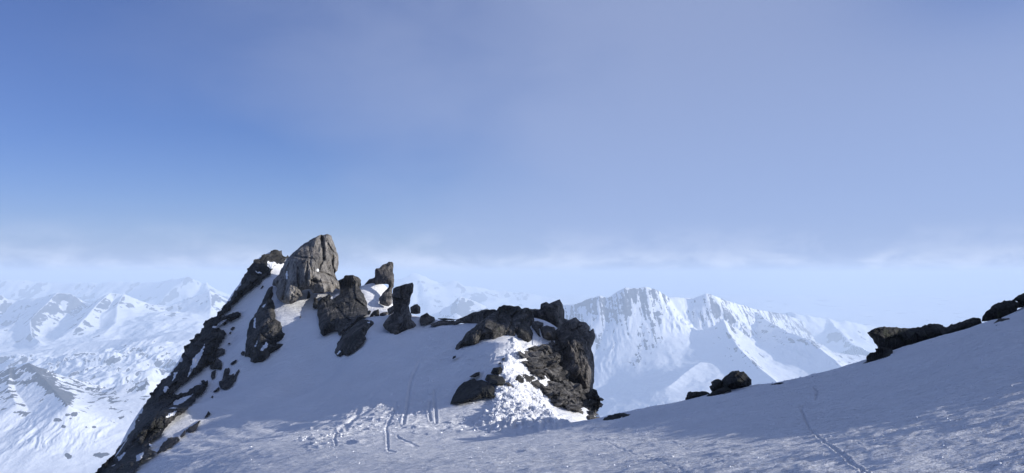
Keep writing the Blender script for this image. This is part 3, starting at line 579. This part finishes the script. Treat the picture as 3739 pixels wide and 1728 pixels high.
# skyline rocks on the near slope at the right
for nm, lb, pts, mt, T, sd, fl in [
    ('boulder', 'largest black angular boulder on the snow skyline right of the cliff', E1([(930,610),(935,540),(940,500),(1000,440),(1100,378),(1260,382),(1300,430),(1358,505),(1362,620),(1362,660),(1220,670),(1130,678),(1000,690)]), M_DARK, 0.7, 160, [(E1([(1180,370),(1190,640)]), 0.5)]),
    ('boulder', 'jagged dark boulder against the left side of the largest skyline boulder', E1([(750,605),(790,570),(780,540),(850,492),(935,505),(965,600),(900,660),(800,690),(765,650)]), M_DARK, 0.45, 161, []),
    ('flat_rock', 'low dark wedge of rock in front of the largest skyline boulder', E1([(700,760),(730,728),(800,680),(900,630),(1010,595),(1060,630),(1085,680),(1030,672),(900,712),(780,752)]), M_DARK, 0.3, 162, []),
    ('boulder', 'flat topped dark boulder lowest in the skyline cluster', E1([(415,790),(420,730),(450,675),(700,668),(760,700),(750,740),(640,795),(560,825),(470,830),(425,840)]), M_DARK, 0.45, 163, []),
    ('stone', 'small dark stone at the lower end of the skyline boulder cluster', E1([(285,880),(330,840),(380,828),(405,845),(350,875)]), M_DARK, 0.15, 164, []),
    ('flat_rock', 'thin dark flat rock on the snow skyline right of the boulder cluster', E1([(1605,600),(1640,580),(1700,555),(1820,542),(1875,565),(1760,590),(1690,612)]), M_DARK, 0.2, 165, []),
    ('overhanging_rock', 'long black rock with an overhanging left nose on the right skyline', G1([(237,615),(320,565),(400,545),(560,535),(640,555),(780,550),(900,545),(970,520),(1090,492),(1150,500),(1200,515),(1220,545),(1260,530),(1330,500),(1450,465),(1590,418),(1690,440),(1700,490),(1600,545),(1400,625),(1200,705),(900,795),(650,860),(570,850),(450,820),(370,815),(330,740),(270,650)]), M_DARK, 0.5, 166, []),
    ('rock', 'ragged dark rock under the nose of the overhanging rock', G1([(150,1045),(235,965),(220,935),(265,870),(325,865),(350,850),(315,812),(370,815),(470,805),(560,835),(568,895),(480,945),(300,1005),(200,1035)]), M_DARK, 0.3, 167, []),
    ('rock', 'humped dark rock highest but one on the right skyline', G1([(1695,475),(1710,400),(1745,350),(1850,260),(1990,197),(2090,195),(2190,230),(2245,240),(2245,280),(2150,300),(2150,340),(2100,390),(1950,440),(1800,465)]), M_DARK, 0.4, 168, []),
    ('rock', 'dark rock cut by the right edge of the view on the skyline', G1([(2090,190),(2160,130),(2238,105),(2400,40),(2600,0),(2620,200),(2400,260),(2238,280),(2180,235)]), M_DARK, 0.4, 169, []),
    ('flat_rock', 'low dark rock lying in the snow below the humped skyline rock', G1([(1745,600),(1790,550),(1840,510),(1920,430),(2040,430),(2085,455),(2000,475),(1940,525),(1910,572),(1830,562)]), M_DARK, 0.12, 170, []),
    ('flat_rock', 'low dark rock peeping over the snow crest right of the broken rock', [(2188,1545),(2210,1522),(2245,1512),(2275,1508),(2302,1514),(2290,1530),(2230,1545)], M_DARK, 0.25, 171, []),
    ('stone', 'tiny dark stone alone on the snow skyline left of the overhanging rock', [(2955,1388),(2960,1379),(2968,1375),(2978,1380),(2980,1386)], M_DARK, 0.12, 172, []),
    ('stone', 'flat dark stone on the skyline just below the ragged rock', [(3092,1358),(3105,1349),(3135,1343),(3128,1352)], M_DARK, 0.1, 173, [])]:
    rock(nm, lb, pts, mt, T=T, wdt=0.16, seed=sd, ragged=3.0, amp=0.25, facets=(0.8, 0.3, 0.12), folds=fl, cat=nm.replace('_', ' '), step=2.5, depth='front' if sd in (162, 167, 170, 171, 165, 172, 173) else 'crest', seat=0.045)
# outcrops poking through the snow beside the ridge
OUT = [('two-lobed dark outcrop in the middle of the snow beside the long ridge', D1([(880,600),(865,555),(900,540),(905,480),(940,455),(952,475),(930,520),(975,500),(978,550),(960,590),(920,612)])),
    ('small brown outcrop beside the bend of the long ridge', D1([(815,520),(820,490),(850,475),(845,530),(825,545)])),
    ('stepped brown outcrop touching the right side of the long ridge', D1([(820,345),(870,325),(915,330),(910,360),(860,390),(900,430),(885,470),(810,475),(815,440),(850,400)])),
    ('small dark outcrop low on the snow above the long thin one', D1([(660,880),(700,850),(740,830),(720,880),(690,910),(660,905)])),
    ('long thin dark outcrop near the foot of the long ridge', D1([(440,1055),(470,1000),(520,950),(590,935),(600,960),(540,1010),(500,1040)])),
    ('narrow dark outcrop at the upper end of the long thin one', D1([(600,935),(635,890),(642,915),(610,950)])),
    ('tiny dark fin of rock alone on the snow below the two-lobed outcrop', D1([(768,805),(800,762),(810,780),(780,808)])),
    ('small dark stone just left of the two-lobed outcrop', D1([(835,625),(870,590),(877,610),(850,625)])),
    ('tiny diamond of dark rock under the two-lobed outcrop', D1([(818,665),(828,653),(834,666),(824,672)])),
    ('dark outcrop beside the snow gully level with the dark rock face', A1([(0,720),(40,715),(72,722),(60,750),(20,775),(-10,790),(-30,760)])),
    ('small dark outcrop high in the snow gully left of the tallest pinnacle', A1([(240,510),(260,485),(268,490),(250,512)])),
    ('hanging fin of dark rock under the tallest pinnacle', A1([(643,600),(655,520),(675,560),(672,590)])),
    ('narrow dark rock between tallest pinnacle and knobbed rock', A1([(695,675),(700,640),(715,585),(735,600),(742,660),(720,690)])),
    ('tiny dark stone in the snow bowl below the tallest pinnacle', A1([(580,765),(588,742),(594,755),(588,768)])),
    ('small dark stone left of the foot of the dark rock face', A1([(68,1070),(85,1050),(108,1058),(95,1095),(75,1090)])),
    ('dark stone lowest left of the dark rock face', A1([(5,1150),(20,1130),(35,1130),(25,1150)])),
    ('dark stone standing left of the upper edge of the dark rock face', A1([(180,755),(190,735),(200,730),(198,745)])),
    ('small dark outcrop right of the two-lobed outcrop', D1([(975,520),(990,495),(1010,470),(1015,485),(1000,515),(985,560),(975,550)])),
    ('short dark stone above the two-lobed outcrop', D1([(945,440),(975,415),(992,405),(990,420),(965,440)])),
    ('dark pebble shaped rock right of the ridge top lobe', D1([(950,195),(965,178),(982,180),(975,195),(960,200)])),
    ('small flat stone in the snow just right of the ridge', D1([(930,293),(945,288),(950,296),(935,299)])),
    ('small grey stone beside the stepped brown outcrop', D1([(940,225),(950,212),(958,216),(948,228)])),
    ('dark stone at the right tip of the lowest outcrop chain', D1([(640,895),(650,885),(660,890),(650,905)]))]
for i, (lb, pl) in enumerate(OUT):
    big = (max(p[0] for p in pl) - min(p[0] for p in pl)) > 22
    rock('rock_outcrop', lb, pl, M_GREY, T=0.3 if big else 0.15, wdt=0.1, seed=200 + i * 7, ragged=3 if big else 1, amp=0.2, facets=(0.9, 0.3, 0.12), cat='rock outcrop', group='outcrops poking through the snow beside the ridge', step=2)

# ---------------------------------------------------------------- scattered blocks (uncountable)
def blocks(name, pts, sizes, mat, seed, flat=1.0, smooth=False):
    rs = np.random.RandomState(seed)
    t = (1 + 5 ** .5) / 2
    base = np.array([(-1,t,0),(1,t,0),(-1,-t,0),(1,-t,0),(0,-1,t),(0,1,t),(0,-1,-t),(0,1,-t),(t,0,-1),(t,0,1),(-t,0,-1),(-t,0,1)]) / 1.9
    fc = np.array([(0,11,5),(0,5,1),(0,1,7),(0,7,10),(0,10,11),(1,5,9),(5,11,4),(11,10,2),(10,7,6),(7,1,8),(3,9,4),(3,4,2),(3,2,6),(3,6,8),(3,8,9),(4,9,5),(2,4,11),(6,2,10),(8,6,7),(9,8,1)])
    n = len(pts); V = base[None] * (1 + 0.35 * rs.uniform(-1, 1, (n, 12, 1)))
    V = V * rs.uniform(0.55, 1.3, (n, 1, 3)) * np.array([1, 1, flat])
    a = rs.normal(size=(n, 3, 3)); q, _ = np.linalg.qr(a + np.eye(3) * (2.5 if flat < 1 else 0)); V = np.einsum('nij,nkj->nki', q, V)
    V = V * np.asarray(sizes)[:, None, None] + np.asarray(pts)[:, None, :]
    Fc = (fc[None] + (np.arange(n) * 12)[:, None, None]).reshape(-1, 3)
    return mesh_np(name, V.reshape(-1, 3), Fc, mat, {'snow': np.zeros(n * 12)}, smooth=smooth)
rs = np.random.RandomState(7)
def scatter_px(n, fn, x0, x1, y0, y1):
    P = np.stack([rs.uniform(x0, x1, n), rs.uniform(y0, y1, n)], -1); k = fn(P[:, 0], P[:, 1]); P = P[rs.uniform(0, 1, n) < k]
    D = terr_depth(P[:, 0], P[:, 1]); ok = ~np.isnan(D); P = P[ok]; D = D[ok]
    X = (P[:, 0] - CX) / F * D; return P, X, D
P, X_, D_ = scatter_px(3200, lambda a, b: rubble_mask(a, b)[0], 1700, 2120, 1230, 1580)
h = H(X_, D_); dz = terrain_detail(X_[None], D_[None], h[None])[0]
tag(blocks('snow_rubble', np.stack([X_, D_, h + dz], -1), rs.uniform(0.02, 0.08, len(X_)) * rs.uniform(0.5, 1.2, len(X_)), M_CHUNK, 1), 'lumpy sunlit avalanche rubble of broken snow blocks beside the cliff', 'snow rubble', kind='stuff')
P, X_, D_ = scatter_px(3800, lambda a, b: np.maximum(rubble_mask(a, b)[1] * 0.9, 0.0), 1000, 1960, 1150, 1680)
h = H(X_, D_); dz = terrain_detail(X_[None], D_[None], h[None])[0]
tag(blocks('snow_crumbs', np.stack([X_, D_, h + dz], -1), rs.uniform(0.015, 0.06, len(X_)), M_CHUNK, 2), 'small crumbs of snow scattered over the ski-tracked field', 'snow crumbs', kind='stuff')
P, X_, D_ = scatter_px(2600, lambda a, b: np.clip(perlin(a / 160, b / 40, 4) + 0.35, 0.05, 1), 900, 3739, 1130, 1728)
k = D_ < 34; X_ = X_[k]; D_ = D_[k]
h = H(X_, D_); dz = terrain_detail(X_[None], D_[None], h[None])[0]
tag(blocks('snow_grains', np.stack([X_, D_, h + dz], -1), rs.uniform(0.35, 1.5, len(X_)) * 0.012 * (0.4 + D_ / 20), M_CHUNK, 3), 'little loose snow lumps on the near slope', 'snow lumps', kind='stuff')
def on_rock(label, n, lo, hi, seed, mat, name, lab, flat=0.4):
    VF, uf, s = FRONT[label]; r = np.random.RandomState(seed); k = np.where(s > 4)[0]; c = r.choice(k, n)
    o = blocks(name, VF[c] + r.normal(0, 0.03, (n, 3)), r.uniform(lo, hi, n) * r.uniform(0.5, 1.2, n), mat, seed, flat)
    tag(o, lab, 'loose stones', kind='stuff')
on_rock('brown slope of shattered slabs between the rubble snow and the cliff', 300, 0.1, 0.5, 11, M_SCREE, 'loose_slabs', 'loose angular slabs covering the brown scree slope')
on_rock('dark broken rock mass with loose blocks at the foot of the cliff', 240, 0.1, 0.5, 12, M_SCREE, 'loose_blocks', 'loose stone blocks lying over the broken rock mass')

# ---------------------------------------------------------------- far mountains
def ridge_height(x, y, ridges):
    z = np.full(x.shape, -1e9); near = np.full(x.shape, 1e9)
    for pts, slope, curve in ridges:
        P = [at(*p) for p in pts]
        for (x0, y0, z0), (x1, y1, z1) in zip(P[:-1], P[1:]):
            ex, ey = x1 - x0, y1 - y0; t = np.clip(((x - x0) * ex + (y - y0) * ey) / (ex * ex + ey * ey), 0, 1)
            d = np.hypot(x - x0 - t * ex, y - y0 - t * ey); h = z0 + t * (z1 - z0) - slope * d / (1 + d / curve) ** 0.5
            z = np.maximum(z, h); near = np.minimum(near, d)
    return z, near
def far(name, u0, u1, nu, Y0, Y1, ny, floor, ridges, mat, amp, nscale, rockfn, seed, stretch=1.0, ribs=0.0, ribscale=60, sm=30, geo=False, roll=0.0, nfm=0.12):
    ys = np.geomspace(Y0, Y1, ny) if geo else np.linspace(Y0, Y1, ny)
    Uc, Yc = np.meshgrid(np.linspace(u0, u1, nu), ys); Xc = Uc * Yc
    Pf = np.array([at(*p) for p in floor]); sc = Y1 / 20.0
    Pn = np.stack([Pf[:, 0] / sc, Pf[:, 1] / sc, Pf[:, 2]], -1); n = len(Pn)
    global CP, WCP
    CP0, W0 = CP, WCP; CP = Pn; WCP = fit(Pn, 0.05); base = Hbase(Xc / sc, Yc / sc); CP, WCP = CP0, W0
    near0 = ridge_height(Xc, Yc, ridges)[1]; wf = 0.15 + 0.85 * sstep(0, nscale * 0.7, near0)
    wx = Xc + wf * amp * 1.2 * fbm(Xc / (nscale * 1.2), Yc / (nscale * 1.2), seed + 40, 3); wy = Yc + wf * amp * 1.2 * fbm(Xc / (nscale * 1.2), Yc / (nscale * 1.2), seed + 44, 3)
    rh, near = ridge_height(wx, wy, ridges); nf = nfm + (1 - nfm) * sstep(0, nscale * 0.6, near)
    d = rh - base; z = np.where(d > 0, rh, base) + sm * np.exp(-np.abs(d) / sm) * 0.5
    steep = sstep(-sm, sm * 3, d)
    z = z + nf * amp * (0.35 + 0.65 * steep) * (ridged(Xc / nscale, Yc / (nscale * stretch), seed, 5, 0.5) - 0.62)
    z = z + (1 - steep) * roll * (fbm(Xc / (nscale * 1.5), Yc / (nscale * 1.5), seed + 60, 4, 0.42) + 0.12 * ridged(Xc / (nscale * 0.22), Yc / (nscale * 0.3), seed + 66, 3))
    if ribs: z = z + nf * ribs * steep * (ridged((wx + 0.8 * ribscale * fbm(Xc / (ribscale * 3), Yc / (ribscale * 3), seed + 80, 3)) / ribscale, wy / (ribscale * 3.2), seed + 9, 5, 0.62) - 0.6)
    gy_, gx_ = np.gradient(z); dx = np.gradient(Xc, axis=1); dy = np.gradient(Yc, axis=0)
    sl = np.hypot(gx_ / dx, gy_ / dy)
    px = CX + Uc * F; py = HY - z / Yc * F
    z = np.where(z > 20, 20 + 40 * np.tanh((z - 20) / 60), z); print(name, 'zmax', z.max())
    rk = rockfn(Xc, Yc, z, sl, px, py, gx_ / dx)
    return tag(mesh_np(name, np.stack([Xc, Yc, z], -1).reshape(-1, 3), grid_quads(*Xc.shape), mat, {'rock': rk.ravel()}), kind='structure')

# right-hand massif
sky_R = [(1990,1130,5200),(2050,1112,5150),(2106,1109,5100),(2138,1093,5050),(2190,1079,5000),(2222,1088,5000),(2250,1067,5000),(2283,1049,5000),(2329,1050,5000),(2357,1045,5000),(2395,1058,5000),(2441,1083,5100),(2530,1088,5150),(2576,1071,5100),(2609,1081,5100),(2693,1109,5450),(2749,1126,5900),(2814,1137,6400),(2870,1149,6900),(2935,1172,7400),(3050,1230,7600),(3200,1300,7700)]
rid_R = [(sky_R, 1.15, 900),
    ([(2640,1165,4820),(2660,1215,4600),(2702,1275,4350),(2745,1320,4150),(2790,1365,3950),(2860,1420,3700)], 0.85, 900),
    ([(2760,1138,5800),(2805,1172,5300),(2880,1215,4700),(2950,1240,4500),(3050,1315,4200),(3090,1350,4000)], 0.7, 900),
    ([(2357,1045,5000),(2370,1150,4850),(2385,1230,4700)], 1.5, 500), ([(2250,1067,5000),(2260,1160,4880),(2270,1290,4700),(2300,1360,4550)], 1.5, 400),
    ([(2190,1079,5000),(2185,1180,4880),(2190,1310,4700)], 1.5, 400), ([(2310,1050,5000),(2330,1180,4850),(2345,1280,4700)], 1.6, 350), ([(2560,1330,4300),(2500,1370,4100),(2440,1420,3900)], 0.5, 600)]
flo_R = [(1900,1500,4200),(2000,1450,4400),(2100,1380,4550),(2200,1400,4450),(2300,1400,4350),(2400,1360,4350),(2420,1270,4600),(2500,1240,4700),(2480,1320,4450),(2550,1280,4550),(2620,1290,4450),(2300,1480,3800),(2500,1430,3900),(2650,1400,3950),(2850,1330,4400),(2900,1400,3950),(3000,1360,4300),(2800,1480,3500),(3100,1420,3900),(3250,1340,4600),(3300,1420,3800),
         (2200,1560,3300),(2500,1540,3200),(2900,1530,3100),(3300,1500,3100),(1900,1650,3300),(2400,1680,2600),(3000,1700,2500),(2000,1250,6500),(2500,1250,6500),(3000,1330,6500),(3300,1330,6500),(2000,1250,8600),(2500,1250,8600),(3000,1290,8600)]
def rk_R(X, Y, z, sl, px, py, gx):
    st = fbm(X / 24, Y / 200, 301, 5, 0.65); st2 = fbm(X / 130, z / 90, 302, 4, 0.6)
    face = sstep(1345, 1240, py + 60 * perlin(px / 80, py / 80, 303)) * sstep(2460, 2400, px)
    top = sstep(95, 20, np.interp(px, [p[0] for p in sky_R], [p[1] for p in sky_R]) * -1 + py)
    r = 0.34 * face + 0.28 * sstep(0.75, 1.6, sl) + 0.08 * top + 0.24 * sstep(140, 50, -np.interp(px, [p[0] for p in sky_R], [p[1] for p in sky_R]) + py) * sstep(2540, 2600, px) + 0.95 * st + 0.4 * st2
    spur = np.exp(-(seg_dist(px, py, [(2600,1140),(2702,1275),(2790,1365)], False) / 45) ** 2)
    return r + 0.25 * spur + 0.1 * sstep(2700, 2800, px) * sstep(1330, 1250, py) - 0.15 * sstep(1330, 1400, py)
far('massif', 0.0, 0.62, 640, 2500, 8800, 780, flo_R, rid_R, M_FAR_R, 55, 420, rk_R, 310, 1.6, ribs=60, ribscale=60, roll=35)

# left-hand ranges
L1s = [(-500,1090,6700),(-200,1070,6700),(0,1077,6600),(21,1091,6600),(63,1097,6600),(122,1088,6500),(168,1083,6500),(213,1068,6400),(259,1070,6400),(290,1088,6500),(330,1112,6600),(391,1083,6500),(405,1068,6400),(454,1074,6400),(489,1098,6500),(531,1112,6700),(577,1113,6800),(636,1121,6800),(699,1108,6800),(740,1104,6700),(765,1060,6600),(800,1080,6600),(860,1120,6700)]
rid_L = [(L1s, 0.75, 1500),
    ([(213,1068,6400),(180,1100,6200),(145,1130,6000),(108,1170,5800),(112,1215,5500),(140,1240,5300)], 0.75, 700),
    ([(405,1068,6400),(365,1100,6200),(340,1130,6050),(312,1160,5850),(280,1190,5600)], 0.65, 700),
    ([(454,1074,6400),(430,1120,6150),(420,1180,5800),(380,1215,5500)], 0.5, 900),
    ([(765,1060,6600),(770,1110,6350),(765,1160,6100),(700,1205,5800)], 0.6, 700),
    ([(150,1290,4900),(315,1246,4800),(430,1240,4800),(540,1228,4700),(600,1215,4700),(674,1207,4600),(716,1220,4500),(800,1240,4400)], 0.28, 900)]
flo_L = [(-400,1200,5900),(0,1215,5700),(60,1240,5400),(250,1200,5800),(330,1205,5750),(450,1190,5800),(560,1160,6000),(650,1150,6100),(720,1160,6000),(100,1310,4850),(300,1300,4950),(500,1290,5000),(650,1280,5000),(800,1290,4900),(300,1370,4500),(100,1370,4500),(500,1380,4400),(700,1380,4400),
         (340,1430,4150),(100,1440,4100),(600,1450,4050),(-300,1400,4300),(0,1180,7600),(400,1180,7600),(800,1180,7600),(-500,1500,3700),(100,1560,3300),(600,1560,3300)]
def rk_L(X, Y, z, sl, px, py, gx):
    n = fbm(X / 120, Y / 170, 401, 5, 0.62)
    return 0.13 + 0.46 * sstep(0.35, 0.95, sl) + 0.8 * n - 0.05 * sstep(1180, 1250, py)
far('snowy_mountains', -0.95, -0.28, 560, 3000, 7800, 560, flo_L, rid_L, M_FAR_L, 110, 620, rk_L, 410, 1.0, ribs=30, ribscale=120, roll=110)
# nearer ridge low on the left
sky_N = [(-500,1380,2600),(-200,1350,2550),(0,1355,2500),(38,1342,2500),(70,1338,2500),(105,1325,2500),(124,1336,2480),(169,1346,2480),(199,1370,2480),(263,1403,2500),(339,1417,2500),(399,1423,2500),(430,1410,2480),(466,1400,2480),(500,1400,2480),(542,1389,2480),(587,1393,2500),(700,1400,2600)]
rid_N = [(sky_N, 0.85, 260), ([(105,1325,2500),(160,1380,2380),(210,1440,2250),(250,1480,2150)], 0.6, 260), ([(38,1342,2500),(30,1420,2330),(60,1480,2200)], 0.5, 300)]
flo_N = [(-400,1600,2050),(-200,1500,2250),(0,1480,2280),(100,1500,2240),(300,1480,2290),(400,1500,2260),(550,1480,2330),(100,1600,2080),(300,1590,2110),(500,1570,2160),(50,1728,1860),(300,1728,1880),(600,1700,1950),(250,1660,1980),(420,1650,2010),(100,1850,1600),(500,1850,1600),(0,1550,3300),(500,1560,3300),(-400,1550,3300)]
BLOB = [(215,1535,14),(245,1515,10),(270,1512,14),(345,1560,9),(230,1558,7),(250,1665,22),(355,1660,26),(390,1658,14),(345,1614,6),(85,1620,5)]
def rk_N(X, Y, z, sl, px, py, gx):
    n = fbm(X / 26, Y / 40, 501, 5, 0.62)
    crest_ = np.interp(px, [p[0] for p in sky_N], [p[1] for p in sky_N])
    c = sstep(95, 10, py - crest_)
    band = np.exp(-(seg_dist(px, py, [(115,1335),(160,1395),(215,1440),(240,1460)], False) / 26) ** 2)
    left = sstep(120, 60, px) * sstep(1560, 1480, py)
    r = 0.18 + 0.26 * c + 0.55 * band + 0.2 * left + 0.85 * n - 0.25 * sstep(1520, 1600, py)
    for a, b, s_ in BLOB: r = r + 0.75 * np.exp(-(((px - a) / s_) ** 2 + ((py - b) / (s_ * 0.55)) ** 2) ** 1.5)
    return r
far('snowy_ridge', -0.9, -0.3, 620, 1150, 3400, 560, flo_N, rid_N, M_FAR_N, 10, 260, rk_N, 510, 1.0, ribs=14, ribscale=40, sm=14, roll=12)
# distant peaks half lost in the haze
rid_C = [([(-300,1010,11000),(200,1030,11000),(560,1030,10500),(640,1020,10200),(692,1005,10000),(702,1018,10000),(727,1030,10000),(755,1028,10000),(776,1046,10000),(830,1075,10200),(900,1100,10500)], 0.7, 2500),
    ([(755,1028,10000),(760,1070,9500),(740,1100,9000)], 0.8, 1200),
    ([(1300,1060,12500),(1400,1040,12500),(1447,1024,12500),(1490,1003,12500),(1509,994,12500),(1530,1008,12500),(1546,1018,12500),(1600,1036,12500),(1640,1030,12500),(1655,1025,12500),(1690,1040,12500),(1800,1060,13000),(2000,1080,13000)], 0.5, 3500),
    ([(1560,1180,8000),(1614,1136,8000),(1650,1105,8000),(1681,1078,8000),(1700,1090,8000),(1742,1097,8000),(1779,1121,8000),(1830,1170,8100)], 0.8, 1500), ([(1681,1078,8000),(1660,1140,7600)], 0.8, 1200),
    ([(2860,1145,8000),(2912,1146,7500),(2982,1157,7500),(3028,1158,7500),(3065,1172,7500),(3168,1186,7600),(3260,1215,7600),(3400,1240,7600),(3700,1260,7600)], 0.6, 1500), ([(3028,1158,7500),(3090,1240,6900),(3160,1300,6500)], 0.6, 1200)]
flo_C = [(-400,1200,8200),(200,1200,8200),(700,1230,7500),(1000,1250,7500),(1400,1230,8000),(1900,1260,7500),(2500,1260,8000),(3100,1300,6800),(3600,1320,7000),(4200,1320,7000),(-400,1080,14000),(600,1090,14000),(1500,1090,15000),(2500,1090,15000),(4200,1090,15000)]
def rk_C(X, Y, z, sl, px, py, gx): return 0.2 + 0.4 * sstep(0.4, 1.0, sl) + 0.75 * fbm(X / 300, Y / 400, 601, 4, 0.6)
far('distant_mountains', -0.85, 0.8, 640, 6700, 16000, 320, flo_C, rid_C, M_FAR_C, 120, 1300, rk_C, 610, 1.0, ribs=110, ribscale=300, sm=60, geo=True, nfm=0.45)
# valley floor to the horizon
vx, vy = np.meshgrid(np.linspace(-28000, 28000, 220), np.linspace(-12000, 40000, 210)); vz = -1500 + 420 * (ridged(vx / 6000, vy / 6000, 700, 5) - 0.6) + 0 * vx
vz = vz + 900 * sstep(14000, 30000, vy)
tag(mesh_np('valley', np.stack([vx, vy, vz], -1).reshape(-1, 3), grid_quads(*vx.shape), M_FAR_C, {'rock': 0.25 + 0.3 * fbm(vx / 900, vy / 900, 701, 3).ravel()}), kind='structure')

# ---------------------------------------------------------------- haze
HZ0, HZ1 = -2000.0, 45 + max(v[2] for o in COL.objects if o.type == 'MESH' for v in o.bound_box)
open('/tmp/dbg.txt','w').write(str([(o.name, round(max(v[2] for v in o.bound_box),1)) for o in COL.objects if o.type=='MESH' and max(v[2] for v in o.bound_box)>8]))
hb = [(-28500, -12500), (28500, -12500), (28500, 40500), (-28500, 40500)]
hv = [(x, y, HZ0) for x, y in hb] + [(x, y, HZ1) for x, y in hb]
me = bpy.data.meshes.new('haze'); me.from_pydata(hv, [], [(3,2,1,0),(4,5,6,7),(0,1,5,4),(1,2,6,5),(2,3,7,6),(3,0,4,7)]); me.update()
hz = bpy.data.objects.new('haze', me); COL.objects.link(hz); hz['kind'] = 'stuff'
hm = bpy.data.materials.new('haze'); hm.use_nodes = True; ht = hm.node_tree
ht.nodes.remove(ht.nodes['Principled BSDF']); pv = ht.nodes.new('ShaderNodeVolumePrincipled')
pv.inputs['Density'].default_value = 0.00016; pv.inputs['Color'].default_value = (0.72, 0.85, 1.0, 1); pv.inputs['Anisotropy'].default_value = 0.0
ht.links.new(pv.outputs[0], ht.nodes['Material Output'].inputs['Volume']); me.materials.append(hm)
hm.cycles.homogeneous_volume = True
